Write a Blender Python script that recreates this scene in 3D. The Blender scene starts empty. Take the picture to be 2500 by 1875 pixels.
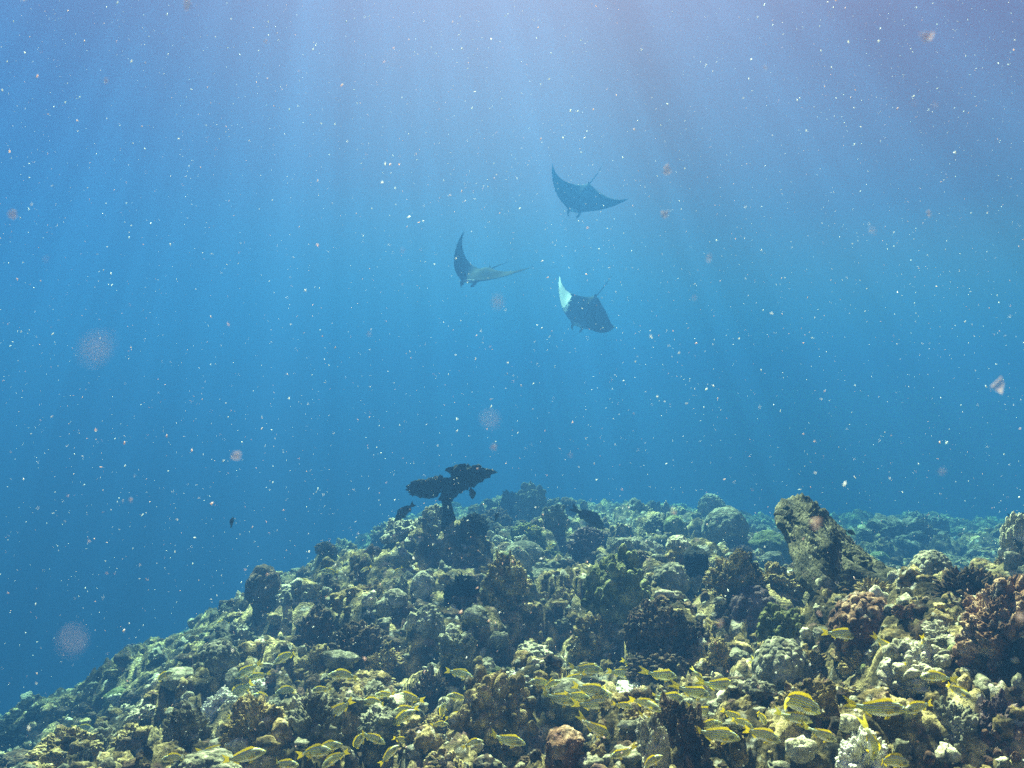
import bpy, math, random
import numpy as np
from mathutils import Vector, Matrix, Euler

# ------------------------------------------------------------------ camera
scene = bpy.context.scene
COL = scene.collection
PITCH = math.radians(6.5)
FPX = 1962.0                       # focal length in pixels of the 2500 px wide photograph
cam = bpy.data.cameras.new('camera')
cam_o = bpy.data.objects.new('camera', cam)
COL.objects.link(cam_o)
cam.sensor_width = 36.0
cam.lens = 36.0 * FPX / 2500.0
cam_o.location = (0, 0, 0)
cam_o.rotation_euler = (math.radians(90) + PITCH, 0, 0)
cam.clip_start = 0.02
cam.clip_end = 400
cam.dof.use_dof = True
cam.dof.focus_distance = 5.0
cam.dof.aperture_fstop = 5.6
scene.camera = cam_o

# ------------------------------------------------------------------ world, sun, exposure
SUN_EL, SUN_AZ = 57.0, -12.0       # azimuth measured from +Y (view direction) towards +X
world = bpy.data.worlds.new('World')
scene.world = world
world.use_nodes = True
wn, wl = world.node_tree.nodes, world.node_tree.links
wn.clear()
w_out = wn.new('ShaderNodeOutputWorld')
w_bg = wn.new('ShaderNodeBackground')
w_tc = wn.new('ShaderNodeTexCoord')
w_sep = wn.new('ShaderNodeSeparateXYZ')
wl.new(w_tc.outputs['Generated'], w_sep.inputs[0])
# open water seen in the distance: brighter and paler towards the surface, deeper blue over the drop-off (-X), greener over the reef (+X)
def world_ramp(stops):
    mr = wn.new('ShaderNodeMapRange')
    mr.inputs[1].default_value = -0.6; mr.inputs[2].default_value = 1.0
    wl.new(w_sep.outputs[2], mr.inputs[0])
    r = wn.new('ShaderNodeValToRGB')
    e = r.color_ramp.elements
    for i, (z, c) in enumerate(stops):
        p = (z + 0.6) / 1.6
        if i < 2: el = e[i]; el.position = p
        else: el = e.new(p)
        el.color = (*c, 1)
    wl.new(mr.outputs[0], r.inputs[0])
    return r.outputs[0]
def world_mix(a, b, lo, hi):
    m = wn.new('ShaderNodeMapRange'); m.interpolation_type = 'SMOOTHSTEP'
    m.inputs[1].default_value = lo; m.inputs[2].default_value = hi
    wl.new(w_sep.outputs[0], m.inputs[0])
    k = wn.new('ShaderNodeMix'); k.data_type = 'RGBA'
    wl.new(m.outputs[0], k.inputs[0]); wl.new(a, k.inputs[6]); wl.new(b, k.inputs[7])
    return k.outputs[2]
W_LEFT = world_ramp([(-.6, (0, 0, .005)), (-.04, (0, 0, .01)), (.11, (0, 0, .05)), (.30, (.015, 0, .03)), (.46, (.035, 0, .015)), (1, (.04, .015, .02))])
W_MID = world_ramp([(-.6, (0, 0, .005)), (0, (.04, .03, .03)), (.13, (.12, .08, .06)), (.35, (.155, .04, .035)), (.51, (.15, .04, .04)), (1, (.14, .05, .05))])
W_RIGHT = world_ramp([(-.6, (0, 0, .005)), (0, (.3, .06, .01)), (.11, (.35, .08, .01)), (.30, (.14, .005, .0)), (.46, (.09, 0, 0)), (1, (.08, .02, .02))])
wl.new(world_mix(world_mix(W_LEFT, W_MID, -.60, 0.0), W_RIGHT, 0.0, .52), w_bg.inputs[0])
w_bg.inputs[1].default_value = 1.0
wl.new(w_bg.outputs[0], w_out.inputs[0])

sun = bpy.data.lights.new('sun', 'SUN')
sun.energy = 5.0
sun.angle = math.radians(0.6)
sun.color = (1.0, 0.57, 0.315)
sun_o = bpy.data.objects.new('sun', sun)
COL.objects.link(sun_o)
ce = math.cos(math.radians(SUN_EL))
SUN_DIR = Vector((math.sin(math.radians(SUN_AZ)) * ce, math.cos(math.radians(SUN_AZ)) * ce, math.sin(math.radians(SUN_EL))))
sun_o.rotation_euler = SUN_DIR.to_track_quat('Z', 'Y').to_euler()
sun_o.location = (0, 0, 30)

vs = scene.view_settings
vs.view_transform = 'Standard'; vs.look = 'None'; vs.gamma = 1.0
vs.exposure = 4.8
scene.cycles.max_bounces = 5
scene.cycles.diffuse_bounces = 1
scene.cycles.volume_bounces = 1
scene.cycles.transparent_max_bounces = 8
scene.cycles.use_denoising = False
scene.cycles.denoiser = 'OPENIMAGEDENOISE'

# ------------------------------------------------------------------ helpers: pixels, noise, meshes
cp, sp_ = math.cos(PITCH), math.sin(PITCH)
def ray(px, py):
    x = (px - 1250) / FPX; u = -(py - 937.5) / FPX
    return Vector((x, cp - sp_ * u, sp_ + cp * u))      # camera-depth 1 along the view axis
def at(px, py, d):
    return ray(px, py) * d
def to_px(v):
    d = v[1] * cp + v[2] * sp_
    u = -v[1] * sp_ + v[2] * cp
    return 1250 + FPX * v[0] / d, 937.5 - FPX * u / d, d

def hsh(ix, iy, iz, seed):
    h = (ix.astype(np.int64) * 374761393 + iy.astype(np.int64) * 668265263 + iz.astype(np.int64) * 2147483647 + seed * 1274126177) & 0xffffffff
    h = ((h ^ (h >> 13)) * 1274126177) & 0xffffffff
    h = (h ^ (h >> 16)) * 2246822519 & 0xffffffff
    return ((h ^ (h >> 15)) & 0xffffff) / float(0x1000000)
def vnoise(p, seed=0):
    i = np.floor(p).astype(np.int64); f = p - i; f = f * f * (3 - 2 * f)
    r = 0
    for dx in (0, 1):
        wx = f[:, 0] if dx else 1 - f[:, 0]
        for dy in (0, 1):
            wy = f[:, 1] if dy else 1 - f[:, 1]
            for dz in (0, 1):
                wz = f[:, 2] if dz else 1 - f[:, 2]
                r = r + wx * wy * wz * hsh(i[:, 0] + dx, i[:, 1] + dy, i[:, 2] + dz, seed)
    return r * 2 - 1
def fbm(p, seed=0, octv=4, gain=.5):
    a, s, r = 1.0, 1.0, 0
    for k in range(octv):
        r = r + a * vnoise(p * s, seed + k * 17); a *= gain; s *= 2.03
    return r
def cell(p, seed=0, flat=False):
    """distance to the nearest feature point and that cell's own random number"""
    i = np.floor(p).astype(np.int64)
    best = np.full(len(p), 9.0); rid = np.zeros(len(p))
    for dx in (-1, 0, 1):
        for dy in (-1, 0, 1):
            for dz in ((0,) if flat else (-1, 0, 1)):
                cx, cy, cz = i[:, 0] + dx, i[:, 1] + dy, i[:, 2] + dz
                ax = cx + .5 + .8 * (hsh(cx, cy, cz, seed + 1) - .5)
                ay = cy + .5 + .8 * (hsh(cx, cy, cz, seed + 2) - .5)
                d = (p[:, 0] - ax) ** 2 + (p[:, 1] - ay) ** 2
                if not flat:
                    az = cz + .5 + .8 * (hsh(cx, cy, cz, seed + 3) - .5)
                    d = d + (p[:, 2] - az) ** 2
                m = d < best
                best = np.where(m, d, best)
                rid = np.where(m, hsh(cx, cy, cz, seed + 4), rid)
    return np.sqrt(best), rid
def dome(f1, w=.62):
    return np.sqrt(np.clip(1 - (f1 / w) ** 2, 0, 1))

def mesh_np(name, V, F, mats=(), fmat=None, smooth=True):
    me = bpy.data.meshes.new(name)
    V = np.asarray(V, dtype=np.float32)
    if isinstance(F, np.ndarray):
        n, k = F.shape
        me.vertices.add(len(V)); me.vertices.foreach_set('co', V.ravel())
        me.loops.add(n * k); me.loops.foreach_set('vertex_index', F.astype(np.int32).ravel())
        me.polygons.add(n); me.polygons.foreach_set('loop_start', np.arange(0, n * k, k, dtype=np.int32))
        try: me.polygons.foreach_set('loop_total', np.full(n, k, dtype=np.int32))
        except Exception: pass
    else:
        me.from_pydata([tuple(map(float, v)) for v in V], [], F)
    for m in mats: me.materials.append(m)
    if fmat is not None: me.polygons.foreach_set('material_index', np.asarray(fmat, dtype=np.int32))
    me.polygons.foreach_set('use_smooth', np.full(len(me.polygons), smooth))
    me.update(calc_edges=True); me.validate()
    return me

_ico = {}
def ico(n):
    if n not in _ico:
        t = (1 + 5 ** .5) / 2
        v = [(-1, t, 0), (1, t, 0), (-1, -t, 0), (1, -t, 0), (0, -1, t), (0, 1, t), (0, -1, -t), (0, 1, -t), (t, 0, -1), (t, 0, 1), (-t, 0, -1), (-t, 0, 1)]
        f = [(0, 11, 5), (0, 5, 1), (0, 1, 7), (0, 7, 10), (0, 10, 11), (1, 5, 9), (5, 11, 4), (11, 10, 2), (10, 7, 6), (7, 1, 8), (3, 9, 4), (3, 4, 2), (3, 2, 6), (3, 6, 8), (3, 8, 9), (4, 9, 5), (2, 4, 11), (6, 2, 10), (8, 6, 7), (9, 8, 1)]
        V = np.array(v, float); V /= np.linalg.norm(V, axis=1)[:, None]; F = np.array(f)
        for _ in range(n):
            E = np.sort(np.vstack([F[:, [0, 1]], F[:, [1, 2]], F[:, [2, 0]]]), axis=1)
            U, inv = np.unique(E, axis=0, return_inverse=True); inv = inv.ravel()
            M = V[U[:, 0]] + V[U[:, 1]]; M /= np.linalg.norm(M, axis=1)[:, None]
            nf = len(F); a = inv[:nf] + len(V); b = inv[nf:2 * nf] + len(V); c = inv[2 * nf:] + len(V)
            V = np.vstack([V, M])
            F = np.vstack([np.c_[F[:, 0], a, c], np.c_[F[:, 1], b, a], np.c_[F[:, 2], c, b], np.c_[a, b, c]])
        _ico[n] = (V, F)
    return _ico[n]

# ------------------------------------------------------------------ materials
def nt(name):
    m = bpy.data.materials.new(name); m.use_nodes = True
    t = m.node_tree; b = t.nodes['Principled BSDF']
    return m, t.nodes, t.links, b
def reef_mat(name, cols, scale=9.0, bump=.6, speck=.0, rough=.92, fine=60.0):
    """mottled encrusted reef surface: cols = dark, mid, light base colours"""
    m, n, l, b = nt(name)
    g = n.new('ShaderNodeNewGeometry')
    oi = n.new('ShaderNodeObjectInfo')
    off = n.new('ShaderNodeVectorMath'); off.operation = 'SCALE'
    vv = n.new('ShaderNodeCombineXYZ'); 
    for k in range(3): l.new(oi.outputs['Random'], vv.inputs[k])
    l.new(vv.outputs[0], off.inputs[0]); off.inputs['Scale'].default_value = 7.0
    add = n.new('ShaderNodeVectorMath'); l.new(g.outputs['Position'], add.inputs[0]); l.new(off.outputs[0], add.inputs[1])
    P = add.outputs[0]
    n1 = n.new('ShaderNodeTexNoise'); n1.inputs['Scale'].default_value = scale; n1.inputs['Detail'].default_value = 9; n1.inputs['Roughness'].default_value = .68
    l.new(P, n1.inputs['Vector'])
    r = n.new('ShaderNodeValToRGB'); e = r.color_ramp.elements
    e[0].position = .38; e[0].color = (*cols[0], 1); e[1].position = .62; e[1].color = (*cols[2], 1)
    q = e.new(.50); q.color = (*cols[1], 1)
    l.new(n1.outputs['Fac'], r.inputs[0])
    out = r.outputs[0]
    n2 = n.new('ShaderNodeTexNoise'); n2.inputs['Scale'].default_value = fine; n2.inputs['Detail'].default_value = 5; n2.inputs['Roughness'].default_value = .7
    l.new(P, n2.inputs['Vector'])
    mr = n.new('ShaderNodeMapRange'); mr.inputs[1].default_value = .3; mr.inputs[2].default_value = .7; mr.inputs[3].default_value = .28; mr.inputs[4].default_value = 1.42
    l.new(n2.outputs['Fac'], mr.inputs[0])
    mu = n.new('ShaderNodeVectorMath'); mu.operation = 'SCALE'; l.new(out, mu.inputs[0]); l.new(mr.outputs[0], mu.inputs['Scale'])
    out = mu.outputs[0]
    # pinkish and pale encrusting patches
    n3 = n.new('ShaderNodeTexNoise'); n3.inputs['Scale'].default_value = scale * 1.7; n3.inputs['Detail'].default_value = 6
    l.new(P, n3.inputs['Vector'])
    for (lo, hi, c, w) in ((.60, .66, (.62, .58, .50), speck), (.40, .34, (.30, .15, .17), speck * .6)):
        if w <= 0: continue
        k = n.new('ShaderNodeMapRange'); k.inputs[1].default_value = lo; k.inputs[2].default_value = hi; k.inputs[4].default_value = w
        l.new(n3.outputs['Fac'], k.inputs[0])
        mx = n.new('ShaderNodeMix'); mx.data_type = 'RGBA'; l.new(k.outputs[0], mx.inputs[0]); l.new(out, mx.inputs[6]); mx.inputs[7].default_value = (*c, 1)
        out = mx.outputs[2]
    l.new(out, b.inputs['Base Color'])
    b.inputs['Roughness'].default_value = rough
    b.inputs['Specular IOR Level'].default_value = .15
    vo = n.new('ShaderNodeTexVoronoi'); vo.inputs['Scale'].default_value = fine * .9; l.new(P, vo.inputs['Vector'])
    bp = n.new('ShaderNodeBump'); bp.inputs['Strength'].default_value = bump; bp.inputs['Distance'].default_value = .02
    mm = n.new('ShaderNodeMath'); mm.operation = 'SUBTRACT'; l.new(n2.outputs['Fac'], mm.inputs[0])
    m3 = n.new('ShaderNodeMath'); m3.operation = 'MULTIPLY'; m3.inputs[1].default_value = .5; l.new(vo.outputs['Distance'], m3.inputs[0]); l.new(m3.outputs[0], mm.inputs[1])
    l.new(mm.outputs[0], bp.inputs['Height']); l.new(bp.outputs[0], b.inputs['Normal'])
    return m
def plain(name, c, rough=.8, spec=.2):
    m, n, l, b = nt(name)
    t = n.new('ShaderNodeTexNoise'); t.inputs['Scale'].default_value = 14; t.inputs['Detail'].default_value = 6
    tc = n.new('ShaderNodeTexCoord'); l.new(tc.outputs['Object'], t.inputs['Vector'])
    r = n.new('ShaderNodeValToRGB'); e = r.color_ramp.elements
    e[0].position = .3; e[0].color = (*[x * .7 for x in c], 1); e[1].position = .7; e[1].color = (*[min(1, x * 1.25) for x in c], 1)
    l.new(t.outputs['Fac'], r.inputs[0]); l.new(r.outputs[0], b.inputs['Base Color'])
    b.inputs['Roughness'].default_value = rough; b.inputs['Specular IOR Level'].default_value = spec
    return m

M = {
 'seabed': reef_mat('seabed_mat', ((.014, .011, .007), (.10, .072, .03), (.55, .43, .20)), 6, 1.0, .5),
 'tan':    reef_mat('tan_coral',  ((.04, .028, .013), (.22, .15, .055), (.60, .47, .22)), 11, .9, .4),
 'olive':  reef_mat('olive_coral', ((.03, .034, .012), (.12, .125, .045), (.30, .29, .13)), 12, .7, .12),
 'grey':   reef_mat('grey_coral', ((.06, .055, .04), (.17, .155, .105), (.38, .35, .25)), 12, .7, .2),
 'pale':   reef_mat('pale_coral', ((.14, .12, .08), (.40, .36, .25), (.68, .63, .46)), 11, .7, .25),
 'brown':  reef_mat('brown_coral', ((.02, .013, .009), (.07, .042, .025), (.22, .14, .08)), 14, .9, .15),
 'purple': reef_mat('purple_coral', ((.03, .018, .024), (.09, .055, .062), (.25, .18, .18)), 12, .7, .12),
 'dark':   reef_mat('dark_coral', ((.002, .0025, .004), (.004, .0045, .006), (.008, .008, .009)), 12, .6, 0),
 'pink':   reef_mat('pinkish_coral', ((.05, .022, .018), (.20, .10, .06), (.60, .40, .26)), 10, 1.0, .3),
 'slab':   reef_mat('slab_rock', ((.03, .027, .018), (.09, .08, .048), (.20, .18, .11)), 9, .9, .1),
 'white':  reef_mat('white_sand', ((.45, .42, .34), (.72, .69, .58), (.85, .83, .74)), 8, .5, 0),
}

# ------------------------------------------------------------------ the sea floor
def base_h(x, y):
    """the broad shape of the reef flat, its crest and the slope into the deep on the left"""
    z = -1.02 + .046 * np.clip(y - 3, -3, 6) - .004 * np.clip(y - 9, 0, 14) - .10 * np.clip(y - 22, 0, 60)
    s = -(x + 1.30 + .02 * y)
    soft = .6 * np.log1p(np.exp(np.clip(s / .6, -30, 60)))
    z = z - .54 * soft
    z = z + .36 * np.exp(-((x + .62) ** 2 / .32 + (y - 7.8) ** 2 / .5))
    z = z - .16 * np.clip(x - .18 * y, 0, 3) * np.clip((y - 5) / 3, 0, 1)
    r = x - .35 * y
    z = z + .22 * np.clip(r + .2, 0, 3) * np.clip((7 - y) / 4, 0, 1)
    return z
def H(x, y):
    x = np.asarray(x, float); y = np.asarray(y, float)
    z0 = np.zeros_like(x)
    w1 = vnoise(np.c_[x * 1.3, y * 1.3, z0], 91); w2 = vnoise(np.c_[x * 1.3, y * 1.3, z0 + 9], 92)
    u, v = x + .18 * w1, y + .18 * w2
    w3 = vnoise(np.c_[x * 6, y * 6, z0], 93); w4 = vnoise(np.c_[x * 6, y * 6, z0 + 5], 94)
    u2, v2 = u + .05 * w3, v + .05 * w4
    z = base_h(x, y)
    z = z + .16 * fbm(np.c_[u * .55, v * .55, z0], 3, 3)
    f, rid = cell(np.c_[u / .62, v / .62, z0], 11, True); z = z + .33 * dome(f, .7) * (.15 + rid) 
    f, rid = cell(np.c_[u2 / .27, v2 / .27, z0], 12, True); z = z + .14 * dome(f, .66) * (.1 + rid)
    mask = np.clip(vnoise(np.c_[u * 1.1, v * 1.1, z0], 31) * 1.5 + .6, 0, 1)
    f, rid = cell(np.c_[u2 / .11, v2 / .11, z0], 13, True); z = z + .045 * dome(f, .64) * (.3 + rid) * (.4 + .6 * mask)
    f, rid = cell(np.c_[u2 / .042, v2 / .042, z0], 14, True); z = z + .020 * dome(f, .62) * (.3 + rid) * mask
    z = z + .035 * fbm(np.c_[u2 * 7, v2 * 7, z0], 5, 4, .55)
    rd = 1 - np.abs(fbm(np.c_[u2 * 3.1, v2 * 3.1, z0], 8, 3)); z = z - .16 * np.clip(rd - .82, 0, 1) * 5 * .25
    return z - .25
def Hs(x, y): return float(H(np.array([x]), np.array([y]))[0])
def ground_at(px, py, dmin=1.5, dmax=30):
    r = ray(px, py)
    d = np.arange(dmin, dmax, .04)
    g = H(r.x * d, r.y * d); b = r.z * d
    k = np.argmax(b <= g) if np.any(b <= g) else -1
    if k < 0:
        k = int(np.argmin(np.where(d < 15, b - g, 99)))
    return float(d[k])

nr, nc = 1000, 760
t = np.linspace(0, 1, nr)
yy = 1.3 * (60 / 1.3) ** t
uu = np.linspace(-1, 1, nc)
Y = np.repeat(yy, nc); U = np.tile(uu, nr)
X = U * np.minimum(Y * .78 + .8, 44) 
Z = H(X, Y)
V = np.c_[X, Y, Z]
idx = np.arange(nr * nc).reshape(nr, nc)
F = np.c_[idx[:-1, :-1].ravel(), idx[:-1, 1:].ravel(), idx[1:, 1:].ravel(), idx[1:, :-1].ravel()]
o = bpy.data.objects.new('seabed', mesh_np('seabed', V, F, [M['seabed']]))
COL.objects.link(o); o['kind'] = 'structure'
# the plain sea floor beyond and behind the detailed reef, well below it
def _far_h(X, Y): return np.minimum(base_h(X, Y), -1.2) - .9
gx = np.linspace(-45.5, 45.5, 61); gy = np.linspace(-11.5, 62.5, 41)
GX, GY = np.meshgrid(gx, gy)
V = np.c_[GX.ravel(), GY.ravel(), np.clip(_far_h(GX.ravel(), GY.ravel()) + .4 * fbm(np.c_[GX.ravel() * .3, GY.ravel() * .3, GX.ravel() * 0], 77, 3), -19, 0)]
idx = np.arange(V.shape[0]).reshape(41, 61)
F = np.c_[idx[:-1, :-1].ravel(), idx[:-1, 1:].ravel(), idx[1:, 1:].ravel(), idx[1:, :-1].ravel()]
o = bpy.data.objects.new('deep_seabed', mesh_np('deep_seabed', V, F, [M['seabed']]))
COL.objects.link(o); o['kind'] = 'structure'

# ------------------------------------------------------------------ coral shapes (unit size, base at z=0, about 1 wide, 1 tall)
def coral_shape(kind, seed, sub=5):
    V, F = ico(sub)
    N = V.copy(); rs = np.random.RandomState(seed)
    off = rs.rand(3) * 40
    P = N + off
    if kind == 'dome':
        r = 1 + .10 * fbm(P * 1.3, seed, 3) + .015 * fbm(P * 9, seed + 3, 3)
    elif kind == 'pitted':
        f, rid = cell(P * 4.2, seed); r = 1 + .10 * fbm(P * 1.4, seed, 3) + .075 * dome(f, .6) * (.4 + rid) - .03
    elif kind == 'knobbly':
        f, rid = cell((P + .12 * np.c_[vnoise(P * 3, 1), vnoise(P * 3, 2), vnoise(P * 3, 3)]) * 2.9, seed)
        r = .80 + .16 * fbm(P * 1.2, seed, 3) + .26 * dome(f, .6) * (.3 + rid)
        f, rid = cell(P * 8, seed + 9); r = r + .035 * dome(f, .6)
    elif kind == 'cauliflower':
        f, rid = cell(P * 5.0, seed); r = .82 + .12 * fbm(P * 1.1, seed, 2) + .20 * dome(f, .56) * (.55 + .6 * rid)
        f, rid = cell(P * 13, seed + 9); r = r + .04 * dome(f, .6)
    elif kind == 'rock':
        w = np.c_[vnoise(P * 2, 11), vnoise(P * 2, 12), vnoise(P * 2, 13)]
        f, rid = cell((P + .3 * w) * 1.9, seed)
        r = .68 + .34 * fbm(P * 1.1, seed, 3) + .24 * dome(f, .7) * (.2 + rid)
        f, rid = cell((P + .15 * w) * 4.2, seed + 5); r = r + .12 * dome(f, .62) * (.2 + rid)
        f, rid = cell(P * 9.5, seed + 7); r = r + .075 * dome(f, .6) * rid
        r = r + .07 * fbm(P * 6, seed + 2, 5, .62) - .10 * np.clip(vnoise(P * 4.5, seed + 31) - .25, 0, 1)
    r = np.clip(r, .25, 3)
    Q = N * r[:, None]
    # lower part drawn in, like heads standing on an eroded foot
    z = Q[:, 2]
    s = np.where(z < 0, 1 - .28 * np.clip(-z, 0, 1) ** 1.2, 1)
    Q[:, :2] *= s[:, None]
    z = np.where(z < -.45, -.45 + (z + .45) * .35, z)
    Q[:, 2] = z - z.min()
    Q[:, :2] /= np.ptp(Q[:, :2], axis=0).mean(); Q[:, 2] /= Q[:, 2].max()
    return Q, F
def pillar_shape(seed, sub=5, cap=.62, neck=.55):
    """a flat cap on a narrower eroded pillar"""
    V, F = ico(sub); rs = np.random.RandomState(seed); P = V + rs.rand(3) * 30
    z = V[:, 2]; zz = (z + 1) / 2
    f, rid = cell(P * 3.6, seed)
    r = 1 + .16 * fbm(P * 1.6, seed, 4) + .12 * dome(f, .6) * rid
    prof = np.where(zz > cap, 1.0, neck + (1 - neck) * np.clip((zz - cap + .14) / .14, 0, 1) + .35 * np.clip(.2 - zz, 0, 1) / .2)
    rad = np.sqrt(np.clip(1 - np.abs(z) ** 5, 0, 1)) * prof * r
    nrm = np.sqrt(V[:, 0] ** 2 + V[:, 1] ** 2) + 1e-6
    Q = np.c_[V[:, 0] / nrm * rad, V[:, 1] / nrm * rad, zz * 2 * (1 + .04 * fbm(P * 3, seed, 3)) + .12 * np.clip(1 - nrm, 0, 1) * (z > 0)]
    Q[:, 2] -= Q[:, 2].min(); Q[:, :2] /= np.ptp(Q[:, :2], axis=0).mean(); Q[:, 2] /= Q[:, 2].max()
    return Q, F
def bush_shape(seed, n=170, tip=.045, length=.5):
    """finger coral: many stubby blunt branches growing out of one core"""
    rs = np.random.RandomState(seed); Vs, Fs = [], []; off = 0
    BV, BF = ico(3); Q = BV * .62; Q[:, 2] *= .8
    Vs.append(Q + [0, 0, .45]); Fs.append(BF); off = len(Q)
    ns, nr_ = 7, 6
    for k in range(n):
        c = (k + .5) / n; th = math.acos(1 - 1.25 * c); ph = k * 2.399963 + rs.rand() * .4
        d = np.array([math.sin(th) * math.cos(ph), math.sin(th) * math.sin(ph), math.cos(th)])
        d += rs.randn(3) * .12; d[2] += .12; d /= np.linalg.norm(d)
        a = np.cross(d, [0, .3, 1]); a /= np.linalg.norm(a); b = np.cross(d, a)
        L = length * (.8 + .45 * rs.rand()); w = tip * (1 + .5 * rs.rand())
        p0 = d * .45 * [1, 1, .8] + [0, 0, .45]
        pts = []
        for i in range(nr_):
            tt = i / (nr_ - 1); rr = w * (1.35 - .35 * tt) * (1 if i < nr_ - 2 else (.85 if i == nr_ - 2 else .35))
            cpt = p0 + d * L * (tt if i < nr_ - 1 else 1.03) + .03 * rs.randn(3) * tt
            for j in range(ns):
                an = 2 * math.pi * j / ns
                pts.append(cpt + (a * math.cos(an) + b * math.sin(an)) * rr * (1 + .12 * rs.randn()))
        Vs.append(np.array(pts)); f = []
        for i in range(nr_ - 1):
            for j in range(ns):
                p, q = i * ns + j, i * ns + (j + 1) % ns
                f += [(p, q, q + ns), (p, q + ns, p + ns)]
        tp = (nr_ - 1) * ns
        for j in range(1, ns - 1): f.append((tp, tp + j, tp + j + 1))
        Fs.append(np.array(f) + off); off += len(pts)
    Q = np.vstack(Vs); F = np.vstack(Fs)
    Q[:, 2] -= Q[:, 2].min(); Q[:, :2] /= np.ptp(Q[:, :2], axis=0).mean(); Q[:, 2] /= Q[:, 2].max()
    return Q, F

def make(kind, seed, sub):
    if kind == 'pillar': return pillar_shape(seed, sub)
    if kind == 'mushroom': return pillar_shape(seed, sub, .70, .6)
    if kind == 'block': return pillar_shape(seed, sub, .86, .86)
    if kind == 'bush': return bush_shape(seed)
    return coral_shape(kind, seed, sub)
NAME = {'dome': 'dome_coral', 'pitted': 'pitted_coral', 'knobbly': 'knobbly_coral', 'cauliflower': 'cauliflower_coral', 'rock': 'coral_rock',
        'pillar': 'pillar_coral', 'mushroom': 'mushroom_coral', 'block': 'coral_block', 'bush': 'finger_coral'}
GROUP = {'dome': 'dome corals on the reef', 'pitted': 'pitted corals on the reef', 'knobbly': 'knobbly corals on the reef', 'cauliflower': 'cauliflower corals on the reef',
         'rock': 'coral rocks on the reef', 'pillar': 'pillar corals on the reef', 'mushroom': 'mushroom corals on the reef', 'block': 'coral blocks on the reef', 'bush': 'finger corals on the reef'}
placed = []          # (x, y, radius)
THINGS = []          # objects that still need a label: (obj, px, py, words)
LAND = []            # landmarks for labels: (px, py, phrase)

def hero(kind, px, py, w, h, mat, label, land=None, sub=6, seed=None, tilt=0, rz=None, d=None, depth=1.0, cat=None, lift=0, name=None):
    """px, py: middle of the foot in the photograph; w, h: size there in pixels; turned into a place on the reef and metres"""
    w *= 1.14; h *= 1.16
    seed = seed if seed is not None else len(placed) * 7 + 3
    dd = d or ground_at(px, py)
    W, Hh = w * dd / FPX, h * dd / FPX
    dd2 = dd + W * .3
    p = at(px, py, dd2)
    if kind == 'bush': sub = 0
    Q, Fc = make(kind, seed, sub)
    rz = rz if rz is not None else (seed * 1.7) % 6.28
    c, s = math.cos(rz), math.sin(rz)
    Q = np.c_[Q[:, 0] * c - Q[:, 1] * s, Q[:, 0] * s + Q[:, 1] * c, Q[:, 2]]
    drop = .22 * Hh + .03
    Q = Q * [W, W * depth, (Hh + drop) / cp]
    nm_ = name or NAME[kind]
    o = bpy.data.objects.new(nm_, mesh_np(nm_, Q, Fc, [M[mat]]))
    o.location = (p.x, p.y, p.z - drop + lift); o.rotation_euler = (0, math.radians(tilt), 0)
    COL.objects.link(o)
    o['label'] = label; o['category'] = cat or ('rock' if kind in ('rock', 'block') else 'coral'); o['group'] = GROUP[kind]
    placed.append((p.x, p.y, W * .5))
    if land: LAND.append((px, py - h / 2, land))
    return o

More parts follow.
